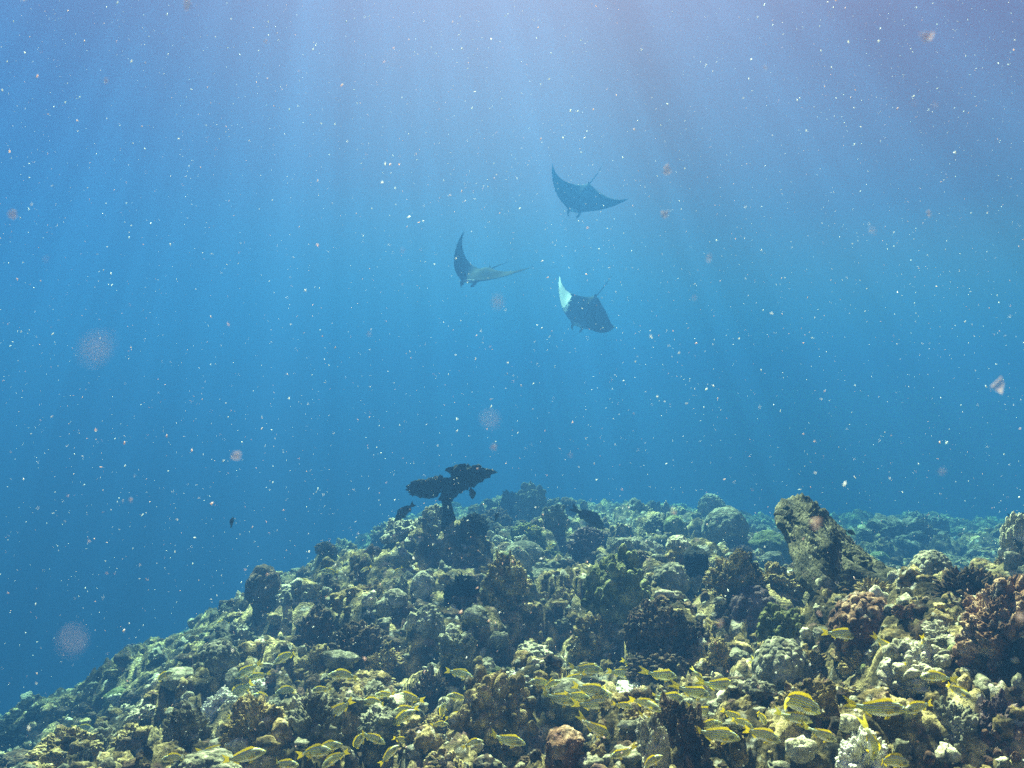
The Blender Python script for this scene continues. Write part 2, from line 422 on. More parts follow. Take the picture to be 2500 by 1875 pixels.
HEROES = [
 # kind, px, py(base), w, h, material, label, landmark phrase, extra
 ('knobbly', 1062, 1305, 100, 66, 'pale', 'pale knobbly coral mound on the crest directly beneath the dark table coral', 'the mound under the table coral', {}),
 ('cauliflower', 1155, 1296, 70, 40, 'dark', 'dark rounded coral mound just right of the table coral stalk', 'the dark mound by the table coral', {}),
 ('knobbly', 1297, 1260, 76, 75, 'grey', 'grey knobbly coral head rising highest on the crest right of the table coral', 'the tall grey head on the crest', {}),
 ('rock', 1245, 1262, 52, 58, 'dark', 'small dark coral rock touching the left side of the tall grey crest head', None, {}),
 ('knobbly', 1352, 1290, 70, 52, 'grey', 'low grey knobbly coral sloping down right of the tall grey crest head', None, {}),
 ('dome', 1234, 1410, 58, 52, 'olive', 'smooth olive dome coral in front, left one of a close trio', 'the trio of smooth domes', {}),
 ('dome', 1263, 1398, 62, 58, 'grey', 'smooth grey dome coral, middle one of a close trio', None, {}),
 ('dome', 1280, 1368, 88, 42, 'grey', 'wide low grey dome coral at the back of a close trio', None, {}),
 ('knobbly', 1512, 1515, 170, 165, 'olive', 'very large olive coral mound covered in round knobs in the middle of the reef', 'the big olive knobbly mound', {}),
 ('cauliflower', 1437, 1352, 88, 60, 'purple', 'bluish purple finely lumpy coral mound behind the big olive knobbly mound', 'the purple mound', {}),
 ('rock', 1235, 1490, 120, 128, 'tan', 'steep peaked tan coral rock standing in mid reef below the trio of domes', 'the peaked tan rock', {}),
 ('mushroom', 964, 1510, 60, 62, 'pale', 'small mushroom coral with smooth pale cap over a dark hollow', 'the pale capped mushroom coral', {}),
 ('dome', 1030, 1452, 56, 50, 'pale', 'pale topped round coral head above and right of the pale capped mushroom coral', None, {}),
 ('rock', 985, 1450, 44, 40, 'grey', 'small grey coral rock between the table coral mound and the mushroom coral', None, {}),
 ('pillar', 640, 1530, 78, 130, 'brown', 'tall dark pillar coral with a pale lumpy cap at the edge of the blue slope', 'the tall dark pillar', {}),
 ('pitted', 534, 1668, 96, 92, 'grey', 'round pale grey coral head with bumpy top on the left slope', 'the round head on the left slope', {}),
 ('rock', 535, 1738, 80, 50, 'white', 'flat pale slab of bare coral under the round head on the left slope', None, {}),
 ('rock', 610, 1850, 150, 130, 'tan', 'broad yellowish coral rock low on the left of the foreground', 'the broad yellowish rock', {}),
 ('rock', 760, 1820, 150, 120, 'grey', 'broad grey coral boulder right of the yellowish rock at lower left', 'the broad grey boulder', {}),
 ('rock', 885, 1760, 170, 80, 'grey', 'long grey coral rock with sloping top among the lower left fish', None, {}),
 ('pitted', 1046, 1555, 78, 70, 'grey', 'squat grey coral head with worn pitted top in the middle of the reef', 'the squat pitted head', {}),
 ('dome', 1103, 1590, 45, 58, 'pale', 'upright pale finger shaped coral knob right of the squat pitted head', None, {}),
 ('dome', 1138, 1590, 42, 42, 'pale', 'little pale round coral knob right of the upright pale knob', None, {}),
 ('bush', 1050, 1735, 92, 95, 'brown', 'dark brown finger coral bush on a stalk amid the foreground fish', 'the dark brown finger bush', {}),
 ('knobbly', 1205, 1835, 210, 175, 'tan', 'big golden foreground coral mound of thick knobs and dark gaps', 'the golden foreground mound', {'sub': 7}),
 ('block', 1378, 1900, 92, 110, 'pink', 'square flat topped coral block with dark side at the bottom of the picture', 'the flat topped block', {}),
 ('knobbly', 1285, 1850, 95, 75, 'purple', 'purple shaded lumpy coral left of the flat topped block', None, {}),
 ('knobbly', 1085, 1905, 110, 70, 'tan', 'rounded tan coral clump at the bottom edge below the golden foreground mound', None, {}),
 ('knobbly', 1440, 1900, 95, 75, 'tan', 'small tan knobbly coral at the bottom edge right of the flat topped block', None, {}),
 ('dome', 1885, 1365, 100, 62, 'olive', 'smooth greenish dome coral tucked behind the left side of the leaning slab', None, {}),
 ('pitted', 1740, 1262, 64, 50, 'pale', 'pale round coral head standing highest on the right half of the crest', 'the pale head on the right crest', {}),
 ('dome', 1772, 1318, 100, 72, 'grey', 'large smooth grey dome coral just below the pale head on the right crest', None, {}),
 ('dome', 1648, 1312, 58, 48, 'olive', 'small greenish dome coral on the crest left of the pale head', None, {}),
 ('knobbly', 1605, 1300, 60, 40, 'grey', 'low grey coral lump on the hazy crest left of the small greenish dome', None, {}),
 ('mushroom', 1657, 1378, 60, 62, 'pale', 'small mushroom coral with a bright whitish cap behind the big olive knobbly mound', 'the white capped mushroom coral', {}),
 ('rock', 1802, 1462, 160, 112, 'tan', 'large cavernous tan coral rock left of the leaning slab', 'the cavernous tan rock', {'seed': 44, 'sub': 7}),
 ('rock', 1905, 1440, 90, 60, 'tan', 'tan coral ledge sloping down right of the cavernous tan rock', None, {}),
 ('block', 1702, 1440, 60, 92, 'dark', 'upright black sponge like pillar left of the cavernous tan rock', 'the black upright pillar', {'cat': 'coral'}),
 ('dome', 1712, 1442, 46, 42, 'olive', 'small greenish round coral at the foot of the black upright pillar', None, {}),
 ('pitted', 1842, 1530, 112, 88, 'purple', 'purple brown dome coral with a dusty pale crown', 'the purple brown dome', {}),
 ('knobbly', 1915, 1580, 118, 92, 'olive', 'greenish coral mound with soft lobes right below the purple brown dome', 'the soft lobed green mound', {}),
 ('pitted', 2112, 1570, 150, 110, 'pink', 'large pinkish tan dome coral covered in small bumps on the right', 'the bumpy pink dome', {}),
 ('cauliflower', 1592, 1575, 128, 100, 'brown', 'dark brown cauliflower coral of tight beads right of the big olive mound', 'the dark beaded coral', {}),
 ('cauliflower', 1682, 1610, 110, 85, 'brown', 'brown cauliflower coral with lighter tips right of the dark beaded coral', None, {}),
 ('cauliflower', 1610, 1650, 150, 62, 'brown', 'low spreading brown cauliflower coral below the dark beaded coral', None, {}),
 ('cauliflower', 1460, 1610, 130, 100, 'tan', 'tan cauliflower coral mound below the big olive knobbly mound', None, {}),
 ('bush', 2375, 1480, 190, 95, 'brown', 'wide brown finger coral thicket in front of the right edge', 'the wide finger coral thicket', {}),
 ('bush', 2135, 1470, 100, 55, 'tan', 'low tan finger coral patch above the bumpy pink dome', None, {}),
 ('rock', 2470, 1625, 230, 195, 'pink', 'massive pinkish boulder coral filling the right edge', 'the pinkish boulder at the right edge', {'sub': 7}),
 ('knobbly', 2488, 1375, 75, 110, 'pale', 'pale knobbly coral column rising at the right edge of the crest', 'the pale column at the right edge', {}),
 ('pitted', 1912, 1672, 130, 100, 'grey', 'big bluish grey dimpled dome coral above the right hand fish', 'the dimpled grey dome', {}),
 ('rock', 2000, 1650, 120, 60, 'tan', 'sunlit tan coral rock right of the dimpled grey dome', None, {}),
 ('rock', 2110, 1640, 110, 60, 'tan', 'irregular tan coral rock above the small round green ball', None, {}),
 ('dome', 2115, 1664, 38, 38, 'olive', 'small round green ball of coral on its own on the right', 'the small round green ball', {'sub': 5}),
 ('knobbly', 2255, 1680, 180, 110, 'pale', 'wide pale ridged coral mound with lobes left of the pinkish boulder', 'the wide pale lobed mound', {}),
 ('dome', 2332, 1622, 44, 40, 'olive', 'small yellow green ball coral left of the pinkish boulder', None, {'sub': 5}),
 ('rock', 2330, 1830, 130, 110, 'grey', 'grey coral boulder with grooved face low on the right', 'the grooved grey boulder', {}),
 ('knobbly', 2470, 1900, 165, 120, 'pink', 'round bumpy pinkish coral boulder in the bottom right corner', 'the corner boulder', {'sub': 7}),
 ('knobbly', 2300, 1900, 150, 85, 'pink', 'low pinkish knobbly coral left of the corner boulder', None, {}),
 ('rock', 2440, 1790, 110, 95, 'purple', 'dark purplish coral rock in the shade under the pinkish boulder', None, {}),
 ('rock', 2300, 1560, 110, 42, 'pale', 'pale curved coral ledge over a dark hollow left of the pinkish boulder', None, {}),
 ('dome', 2400, 1415, 58, 45, 'tan', 'small tan dome coral above the wide finger coral thicket', None, {}),
 ('pitted', 2272, 1400, 92, 50, 'grey', 'dark bodied coral head with whitish top right of the leaning slab', 'the white topped dark head', {}),
 ('rock', 2200, 1335, 200, 70, 'grey', 'long hazy grey coral hump on the crest behind the leaning slab', 'the hazy hump', {}),
 ('rock', 2265, 1310, 90, 55, 'grey', 'peak of hazy grey coral on the right end of the crest hump', None, {}),
 ('rock', 1670, 1895, 135, 170, 'brown', 'tall rounded brown coral boulder in the middle of the foreground', 'the tall brown boulder', {'sub': 7}),
 ('rock', 1790, 1890, 100, 100, 'tan', 'speckled tan coral rock right of the tall brown boulder', None, {}),
 ('rock', 1590, 1870, 75, 110, 'pale', 'whitish narrow coral rock left of the tall brown boulder', None, {}),
 ('rock', 2020, 1868, 230, 60, 'white', 'bright white patch of bare sand and rubble on the foreground right', None, {'cat': 'sand patch', 'name': 'sand_patch', 'sub': 7}),
 ('rock', 1285, 1662, 150, 34, 'white', 'bright pale patch of sandy rubble behind the golden foreground mound', None, {'cat': 'sand patch', 'name': 'sand_patch'}),
 ('rock', 1570, 1700, 140, 34, 'white', 'bright pale sandy patch behind the central fish', None, {'cat': 'sand patch', 'name': 'sand_patch'}),
 ('rock', 645, 1690, 80, 34, 'white', 'small gleaming white sandy patch right of the flat pale slab', None, {'cat': 'sand patch', 'name': 'sand_patch'}),
 ('rock', 1960, 1425, 110, 34, 'white', 'bright whitish sandy strip below the foot of the leaning slab', None, {'cat': 'sand patch', 'name': 'sand_patch'}),
 ('rock', 2110, 1895, 130, 105, 'white', 'bright whitish coral rock at the bottom right beside the white sand patch', 'the bright whitish rock', {}),
 ('rock', 1975, 1760, 150, 95, 'tan', 'jagged tan coral rock in the midst of the right hand fish', None, {}),
 ('rock', 1735, 1635, 110, 75, 'tan', 'knuckled tan coral rock beneath the brown cauliflower corals', None, {}),
 ('rock', 1530, 1790, 160, 80, 'tan', 'low sunlit tan coral rock amid the central fish', None, {}),
 ('rock', 165, 1850, 160, 70, 'tan', 'rounded sunlit coral rock low in the left corner', 'the sunlit rock in the left corner', {}),
 ('knobbly', 250, 1845, 90, 70, 'grey', 'pale topped grey coral head right of the sunlit rock in the left corner', None, {}),
 ('rock', 70, 1790, 130, 60, 'dark', 'dark coral rock dissolving into blue at the lower left edge', None, {}),
 ('rock', 460, 1830, 110, 100, 'grey', 'greyish coral rock left of the broad yellowish rock', None, {}),
 ('rock', 760, 1600, 140, 110, 'brown', 'dark brown coral rock heap left of the middle of the reef', 'the dark brown heap', {}),
 ('cauliflower', 880, 1640, 150, 110, 'brown', 'shadowy brown cauliflower coral right of the dark brown heap', None, {}),
 ('rock', 930, 1640, 120, 70, 'tan', 'low tan rock in front of the shadowy brown cauliflower coral', None, {}),
 ('rock', 1130, 1480, 90, 70, 'dark', 'dark coral rock left of the peaked tan rock', None, {}),
 ('rock', 745, 1475, 120, 50, 'pale', 'low pale crusted coral rock right of the tall dark pillar', None, {}),
]
for (kind, px, py, w, h, mat, label, land, kw) in HEROES:
    hero(kind, px, py, w, h, mat, label, land, **kw)

# ------------------------------------------------------------------ the dark table coral on its stalk
def plate_poly(name, pts, d, thick, slope, mat, seed):
    """a lumpy plate traced in outline, given thickness and depth: it runs back from the camera as a tilted shelf"""
    pts = np.array(pts, float); n = len(pts)
    c = pts.mean(0); P, Fc = [], []
    rings = 9
    for side in (1, -1):
        for k in range(rings):
            s = (k + .0) / (rings - 1)
            for (x, y) in pts:
                q = c + (np.array([x, y]) - c) * (1 - s * .98)
                w = Vector(at(q[0], q[1], d))
                bulge = math.sqrt(max(0, 1 - (1 - s) ** 2))
                w += Vector((0, 1, slope)) * (side * thick * bulge)
                P.append(w)
    P = np.array([list(v) for v in P])
    P += (np.c_[vnoise(P * 22, seed), vnoise(P * 22, seed + 1), vnoise(P * 22, seed + 2)] * .022 + np.c_[vnoise(P * 55, seed), vnoise(P * 55, seed + 1), vnoise(P * 55, seed + 2)] * .012)
    for h in range(2):
        b = h * rings * n
        for k in range(rings - 1):
            for j in range(n):
                a, e = b + k * n + j, b + k * n + (j + 1) % n
                Fc.append((a, e, e + n, a + n) if h == 0 else (a, a + n, e + n, e))
        m = b + (rings - 1) * n
        Fc.append(tuple(range(m, m + n)))
    return P, Fc
def densify(pts, k=5, amp=3.0, seed=0):
    rs = np.random.RandomState(seed); out = []
    for i in range(len(pts)):
        a = np.array(pts[i], float); b = np.array(pts[(i + 1) % len(pts)], float)
        for j in range(k):
            out.append(a + (b - a) * j / k + (rs.randn(2) * amp if j else 0))
    return out
TD = min(ground_at(1085, 1268), 7.6)
table = bpy.data.objects.new('table_coral', None); COL.objects.link(table)
tb = at(1092, 1240, TD); table.location = tb
table['label'] = 'dark table coral with two tilted plates on a stalk, standing up against blue water'; table['category'] = 'coral'
LAND.append((1090, 1185, 'the dark table coral'))
def part(name, P, Fc, mats, parent, smooth=True, fmat=None):
    P = np.asarray(P) - np.array(parent.location)
    o = bpy.data.objects.new(name, mesh_np(name, P, Fc, mats, fmat, smooth)); COL.objects.link(o); o.parent = parent
    return o
L1 = [(993, 1187), (1018, 1176), (1040, 1170), (1062, 1168), (1083, 1160), (1078, 1176), (1070, 1186), (1072, 1205), (1066, 1214), (1040, 1216), (1008, 1212), (1003, 1203), (997, 1197)]
L2 = [(1086, 1143), (1100, 1142), (1116, 1137), (1128, 1138), (1150, 1136), (1178, 1136), (1190, 1142), (1212, 1150), (1205, 1157), (1190, 1166), (1165, 1180), (1138, 1193), (1118, 1205), (1104, 1222), (1082, 1226), (1066, 1220), (1074, 1206), (1070, 1186), (1080, 1175), (1098, 1172), (1104, 1160), (1092, 1154)]
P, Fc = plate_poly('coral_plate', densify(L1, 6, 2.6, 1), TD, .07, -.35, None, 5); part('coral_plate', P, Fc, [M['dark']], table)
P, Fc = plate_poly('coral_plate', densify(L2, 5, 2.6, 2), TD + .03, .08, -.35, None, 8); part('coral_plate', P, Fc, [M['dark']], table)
# stalk
st = []
ns = 22
for i, (px, py, w) in enumerate([(1092, 1200, 18), (1090, 1215, 14), (1090, 1228, 13), (1092, 1240, 14), (1094, 1262, 20), (1096, 1300, 30)]):
    c = at(px, py, TD + .02)
    for j in range(ns):
        a = 2 * math.pi * j / ns; rr = w * TD / FPX * .8
        st.append((c.x + rr * math.cos(a), c.y + rr * math.sin(a), c.z))
P = np.array(st); P += np.c_[vnoise(P * 30, 3), vnoise(P * 30, 4), vnoise(P * 30, 5)] * .02
Fc = [(i * ns + j, i * ns + (j + 1) % ns, (i + 1) * ns + (j + 1) % ns, (i + 1) * ns + j) for i in range(5) for j in range(ns)] + [tuple(range(ns))]
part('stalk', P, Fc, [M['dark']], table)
placed.append((tb.x, tb.y, .3))

# ------------------------------------------------------------------ the leaning shingled slab
SD = ground_at(2010, 1440)

outline = densify([(1900, 1238), (1912, 1228), (1930, 1226), (1948, 1214), (1966, 1222), (1985, 1234), (2008, 1254), (2038, 1290), (2068, 1322), (2100, 1356), (2150, 1392), (2225, 1432), (2235, 1470), (2060, 1480), (1990, 1465), (1950, 1420), (1940, 1370), (1924, 1320), (1902, 1285), (1896, 1258)], 6, 1.6, 4)
outline = [(2010 + (a_ - 2010) * 1.06, 1440 + (b_ - 1440) * 1.0) for a_, b_ in outline]
c = np.mean(outline, 0)
P = []; rings = 110; n = len(outline)
for k in range(rings):
    s = k / (rings - 1)
    for (x, y) in outline:
        q = c + (np.array([x, y]) - c) * (1 - s * .985)
        b = math.sqrt(max(0, 1 - (1 - s) ** 2))
        P.append(tuple(Vector(at(q[0], q[1], SD + .10 + (1440 - q[1]) * .0030)) - Vector((0, .13 * b, 0))))
for k in range(8):
    s = k / 7
    for (x, y) in outline:
        q = c + (np.array([x, y]) - c) * (1 - s * .9)
        b = math.sqrt(max(0, 1 - (1 - s) ** 2))
        P.append(tuple(Vector(at(q[0], q[1], SD + .10 + (1440 - q[1]) * .0030)) + Vector((0, .16 * b, 0))))
P = np.array(P)
# overlapping scales running down to the right
q = np.c_[P[:, 0] * .75 + P[:, 2] * -.66, P[:, 0] * .66 + P[:, 2] * .75, P[:, 1]]      # along / across the dip
row = q[:, 1] * 1.0 + .35 * q[:, 0]
w = .012 * fbm(np.c_[P[:, 0] * 14, P[:, 2] * 14, P[:, 1] * 4], 3, 3)
scl = ((row + w) * 33) % 1.0
mask_front = np.arange(len(P)) < rings * n
bulk = .055 * scl * (.6 + .8 * vnoise(np.c_[P[:, 0] * 18, P[:, 2] * 18, P[:, 1] * 0], 8)) + .03 * fbm(P * 5, 9, 3)
P[:, 1] -= np.where(mask_front, bulk, 0)
P[:, 2] += np.where(mask_front, .03 * scl, 0)
Fc = []
for k in range(rings - 1):
    for j in range(n):
        a, e = k * n + j, k * n + (j + 1) % n
        Fc.append((a, e, e + n, a + n))
Fc.append(tuple(range((rings - 1) * n, rings * n)))
b0 = rings * n
for k in range(7):
    for j in range(n):
        a, e = b0 + k * n + j, b0 + k * n + (j + 1) % n
        Fc.append((a, a + n, e + n, e))
Fc.append(tuple(range(b0 + 7 * n, b0 + 8 * n)))
for j in range(n):
    Fc.append((j, b0 + j, b0 + (j + 1) % n, (j + 1) % n))
base = np.array(list(at(2020, 1430, SD + .12)))
slab = bpy.data.objects.new('leaning_slab', mesh_np('leaning_slab', P - base, Fc, [M['slab']]))
slab.location = base; COL.objects.link(slab)
slab['label'] = 'tall leaning coral slab with shingled ridges running down its face, on the right crest'; slab['category'] = 'coral slab'
LAND.append((1990, 1330, 'the leaning ridged slab'))
placed.append((base[0], base[1], .4))

# ------------------------------------------------------------------ in-between corals, each its own object sharing a few meshes
rnd = random.Random(12)
PROTO = {}
for kind, cnt in (('rock', 7), ('knobbly', 4), ('dome', 2), ('pitted', 2), ('cauliflower', 3), ('bush', 2), ('pillar', 2)):
    for k in range(cnt):
        Q, Fc = (bush_shape(50 + k, 90, .055, .4) if kind == 'bush' else make(kind, 500 + 13 * k + len(kind), 5))
        PROTO[(kind, k)] = (Q, Fc)
MESH = {}
CW = {'tan': 'tan', 'olive': 'olive green', 'grey': 'grey', 'pale': 'pale', 'brown': 'brown', 'purple': 'purplish', 'dark': 'blackish', 'pink': 'pinkish'}
KW = {'rock': 'craggy coral rock', 'knobbly': 'knobbly coral', 'dome': 'smooth dome coral', 'pitted': 'bumpy dome coral', 'cauliflower': 'beaded cauliflower coral', 'bush': 'finger coral bush', 'pillar': 'capped pillar coral'}
count = 0; tries = 0
while count < 215 and tries < 9000:
    tries += 1
    y = 2.5 * (17 / 2.5) ** rnd.random()
    x = rnd.uniform(-.70, .68) * y
    if x < -1.9 - .32 * y: continue
    R = rnd.choice((.05, .07, .09, .12, .16)) * (.65 + .10 * y)
    z = Hs(x, y)
    if any((x - a) ** 2 + (y - b) ** 2 < (.75 * (R + c)) ** 2 for a, b, c in placed): continue
    px, py, d = to_px((x, y, z))
    if not (-20 < px < 2520) or py > 1900: continue
    kind = rnd.choices(('rock', 'knobbly', 'dome', 'pitted', 'cauliflower', 'bush', 'pillar'), (46, 20, 6, 7, 12, 5, 2))[0]
    pool = {'rock': ('tan', 'grey', 'pale', 'brown', 'tan'), 'knobbly': ('tan', 'olive', 'grey', 'pale'), 'dome': ('olive', 'grey', 'pale'), 'pitted': ('grey', 'purple', 'olive'),
            'cauliflower': ('brown', 'tan', 'purple'), 'bush': ('brown', 'tan'), 'pillar': ('brown', 'grey')}[kind]
    mat = rnd.choice(pool)
    if px > 2200 and py > 1400 and mat in ('grey', 'tan') and rnd.random() < .6: mat = 'pink' if kind in ('rock', 'knobbly') else mat
    k = rnd.randrange(max(i for (kk, i) in PROTO if kk == kind) + 1)
    key = (kind, k, mat)
    if key not in MESH:
        Q, Fc = PROTO[(kind, k)]
        MESH[key] = mesh_np(NAME[kind], Q, Fc, [M[mat]])
    o = bpy.data.objects.new(NAME[kind], MESH[key])
    hgt = R * 2 * rnd.uniform(.5, .9) * (1.5 if kind == 'pillar' else 1)
    o.scale = (R * 2 * rnd.uniform(.85, 1.2), R * 2 * rnd.uniform(.85, 1.2), hgt)
    o.location = (x, y, z - hgt * .28)
    o.rotation_euler = (rnd.uniform(-.25, .25), rnd.uniform(-.25, .25), rnd.uniform(0, 6.28))
    COL.objects.link(o)
    o['category'] = 'rock' if kind == 'rock' else 'coral'; o['group'] = GROUP[kind]
    placed.append((x, y, R))
    THINGS.append((o, px, py - .5 * hgt * FPX / d, CW[mat] + ' ' + KW[kind]))
    count += 1

# rubble: thousands of broken bits nobody could count
rs = np.random.RandomState(5)
NR = 8000
ry = 1.9 * (15 / 1.9) ** rs.rand(NR); rx = rs.uniform(-.75, .72, NR) * (ry + .3)
rr = (.008 + .03 * rs.rand(NR) ** 2.2) * (.6 + .16 * ry)
rz = H(rx, ry)
BV, BF = ico(2)
sets = []
for s in range(12):
    P = BV + rs.rand(3) * 20
    f, rid = cell(P * 1.8, s)
    sets.append(BV * (1 + .5 * fbm(P * 1.3, s, 3) + .4 * dome(f) * rid)[:, None])
Vs = np.empty((NR, len(BV), 3)); Fs = np.empty((NR, len(BF), 3), int)
for i in range(NR):
    th = rs.rand() * 6.28; c, s = math.cos(th), math.sin(th)
    q = sets[i % 12] * (rs.uniform(.6, 1.6), rs.uniform(.6, 1.2), rs.uniform(.5, 1.3))
    if i % 3 == 0: q = q[:, [2, 0, 1]]
    Vs[i] = np.c_[q[:, 0] * c - q[:, 1] * s, q[:, 0] * s + q[:, 1] * c, q[:, 2]] * rr[i] + (rx[i], ry[i], rz[i] + rr[i] * .25)
    Fs[i] = BF + i * len(BV)
mid = np.repeat(rs.choice(4, NR, p=(.45, .2, .2, .15)), len(BF))
o = bpy.data.objects.new('coral_rubble', mesh_np('coral_rubble', Vs.reshape(-1, 3), Fs.reshape(-1, 3), [M['tan'], M['grey'], M['brown'], M['pale']], mid))
COL.objects.link(o); o['kind'] = 'stuff'; o['label'] = 'broken coral rubble and nodules strewn all over the reef'; o['category'] = 'rubble'

# ------------------------------------------------------------------ fish
def snapper_mat():
    m, n, l, b = nt('snapper_skin')
    tc = n.new('ShaderNodeTexCoord'); sp = n.new('ShaderNodeSeparateXYZ'); l.new(tc.outputs['Object'], sp.inputs[0])
    X, Zc = sp.outputs[0], sp.outputs[2]
    def math_(op, a, bb=None, c=None):
        k = n.new('ShaderNodeMath'); k.operation = op
        for i, v in enumerate((a, bb, c)):
            if v is None: continue
            if isinstance(v, (int, float)): k.inputs[i].default_value = v
            else: l.new(v, k.inputs[i])
        return k.outputs[0]
    # stripe coordinate follows the curve of the back
    bow = math_('MULTIPLY', math_('POWER', math_('ABSOLUTE', math_('SUBTRACT', X, .12)), 2.0), .32)
    zc = math_('ADD', Zc, bow)
    r = n.new('ShaderNodeValToRGB'); e = r.color_ramp.elements
    mr = n.new('ShaderNodeMapRange'); mr.inputs[1].default_value = -.16; mr.inputs[2].default_value = .18; l.new(zc, mr.inputs[0])
    yel, dk, blu, wht = (.78, .70, .06), (.05, .055, .015), (.70, .78, .66), (.92, .92, .85)
    stops = [(0, wht), (.30, wht), (.40, (.55, .54, .26)), (.44, yel), (.46, dk), (.49, blu), (.52, dk), (.54, yel), (.565, yel), (.585, dk), (.615, blu), (.645, dk), (.665, yel),
             (.69, yel), (.71, dk), (.74, blu), (.77, dk), (.79, yel), (.82, dk), (.85, blu), (.88, dk), (.91, yel)]
    e[0].position, e[0].color = stops[0][0], (*stops[0][1], 1); e[1].position, e[1].color = 1.0, (.36, .34, .03, 1)
    for p, c_ in stops[1:]:
        q = e.new(p); q.color = (*c_, 1)
    l.new(mr.outputs[0], r.inputs[0])
    # dark blotch on the flank towards the tail end of the head half, and the snout shade
    dx = math_('MULTIPLY', math_('SUBTRACT', X, .30), 12.0); dz = math_('MULTIPLY', math_('SUBTRACT', Zc, .03), 20.0)
    rad = math_('ADD', math_('MULTIPLY', dx, dx), math_('MULTIPLY', dz, dz))
    k = n.new('ShaderNodeMapRange'); k.inputs[1].default_value = 1.0; k.inputs[2].default_value = .3; k.inputs[4].default_value = .75; l.new(rad, k.inputs[0])
    mx = n.new('ShaderNodeMix'); mx.data_type = 'RGBA'; l.new(k.outputs[0], mx.inputs[0]); l.new(r.outputs[0], mx.inputs[6]); mx.inputs[7].default_value = (.03, .03, .05, 1)
    l.new(mx.outputs[2], b.inputs['Base Color'])
    b.inputs['Roughness'].default_value = .42; b.inputs['Specular IOR Level'].default_value = .4
    return m
def fin_mat(name, c):
    m, n, l, b = nt(name)
    b.inputs['Base Color'].default_value = (*c, 1); b.inputs['Roughness'].default_value = .6
    tr = n.new('ShaderNodeBsdfTranslucent'); tr.inputs[0].default_value = (*c, 1)
    mx = n.new('ShaderNodeMixShader'); mx.inputs[0].default_value = .45
    l.new(b.outputs[0], mx.inputs[1]); l.new(tr.outputs[0], mx.inputs[2]); l.new(mx.outputs[0], n['Material Output'].inputs[0])
    return m
SKIN, FIN = snapper_mat(), fin_mat('snapper_fin', (.85, .70, .03))
EYE = plain('fish_eye', (.01, .01, .012), .15, .6); EYER = plain('fish_iris', (.5, .5, .42), .3)
BLK, BLKF = plain('black_fish_skin', (.012, .014, .02), .5), fin_mat('black_fish_fin', (.012, .014, .022))

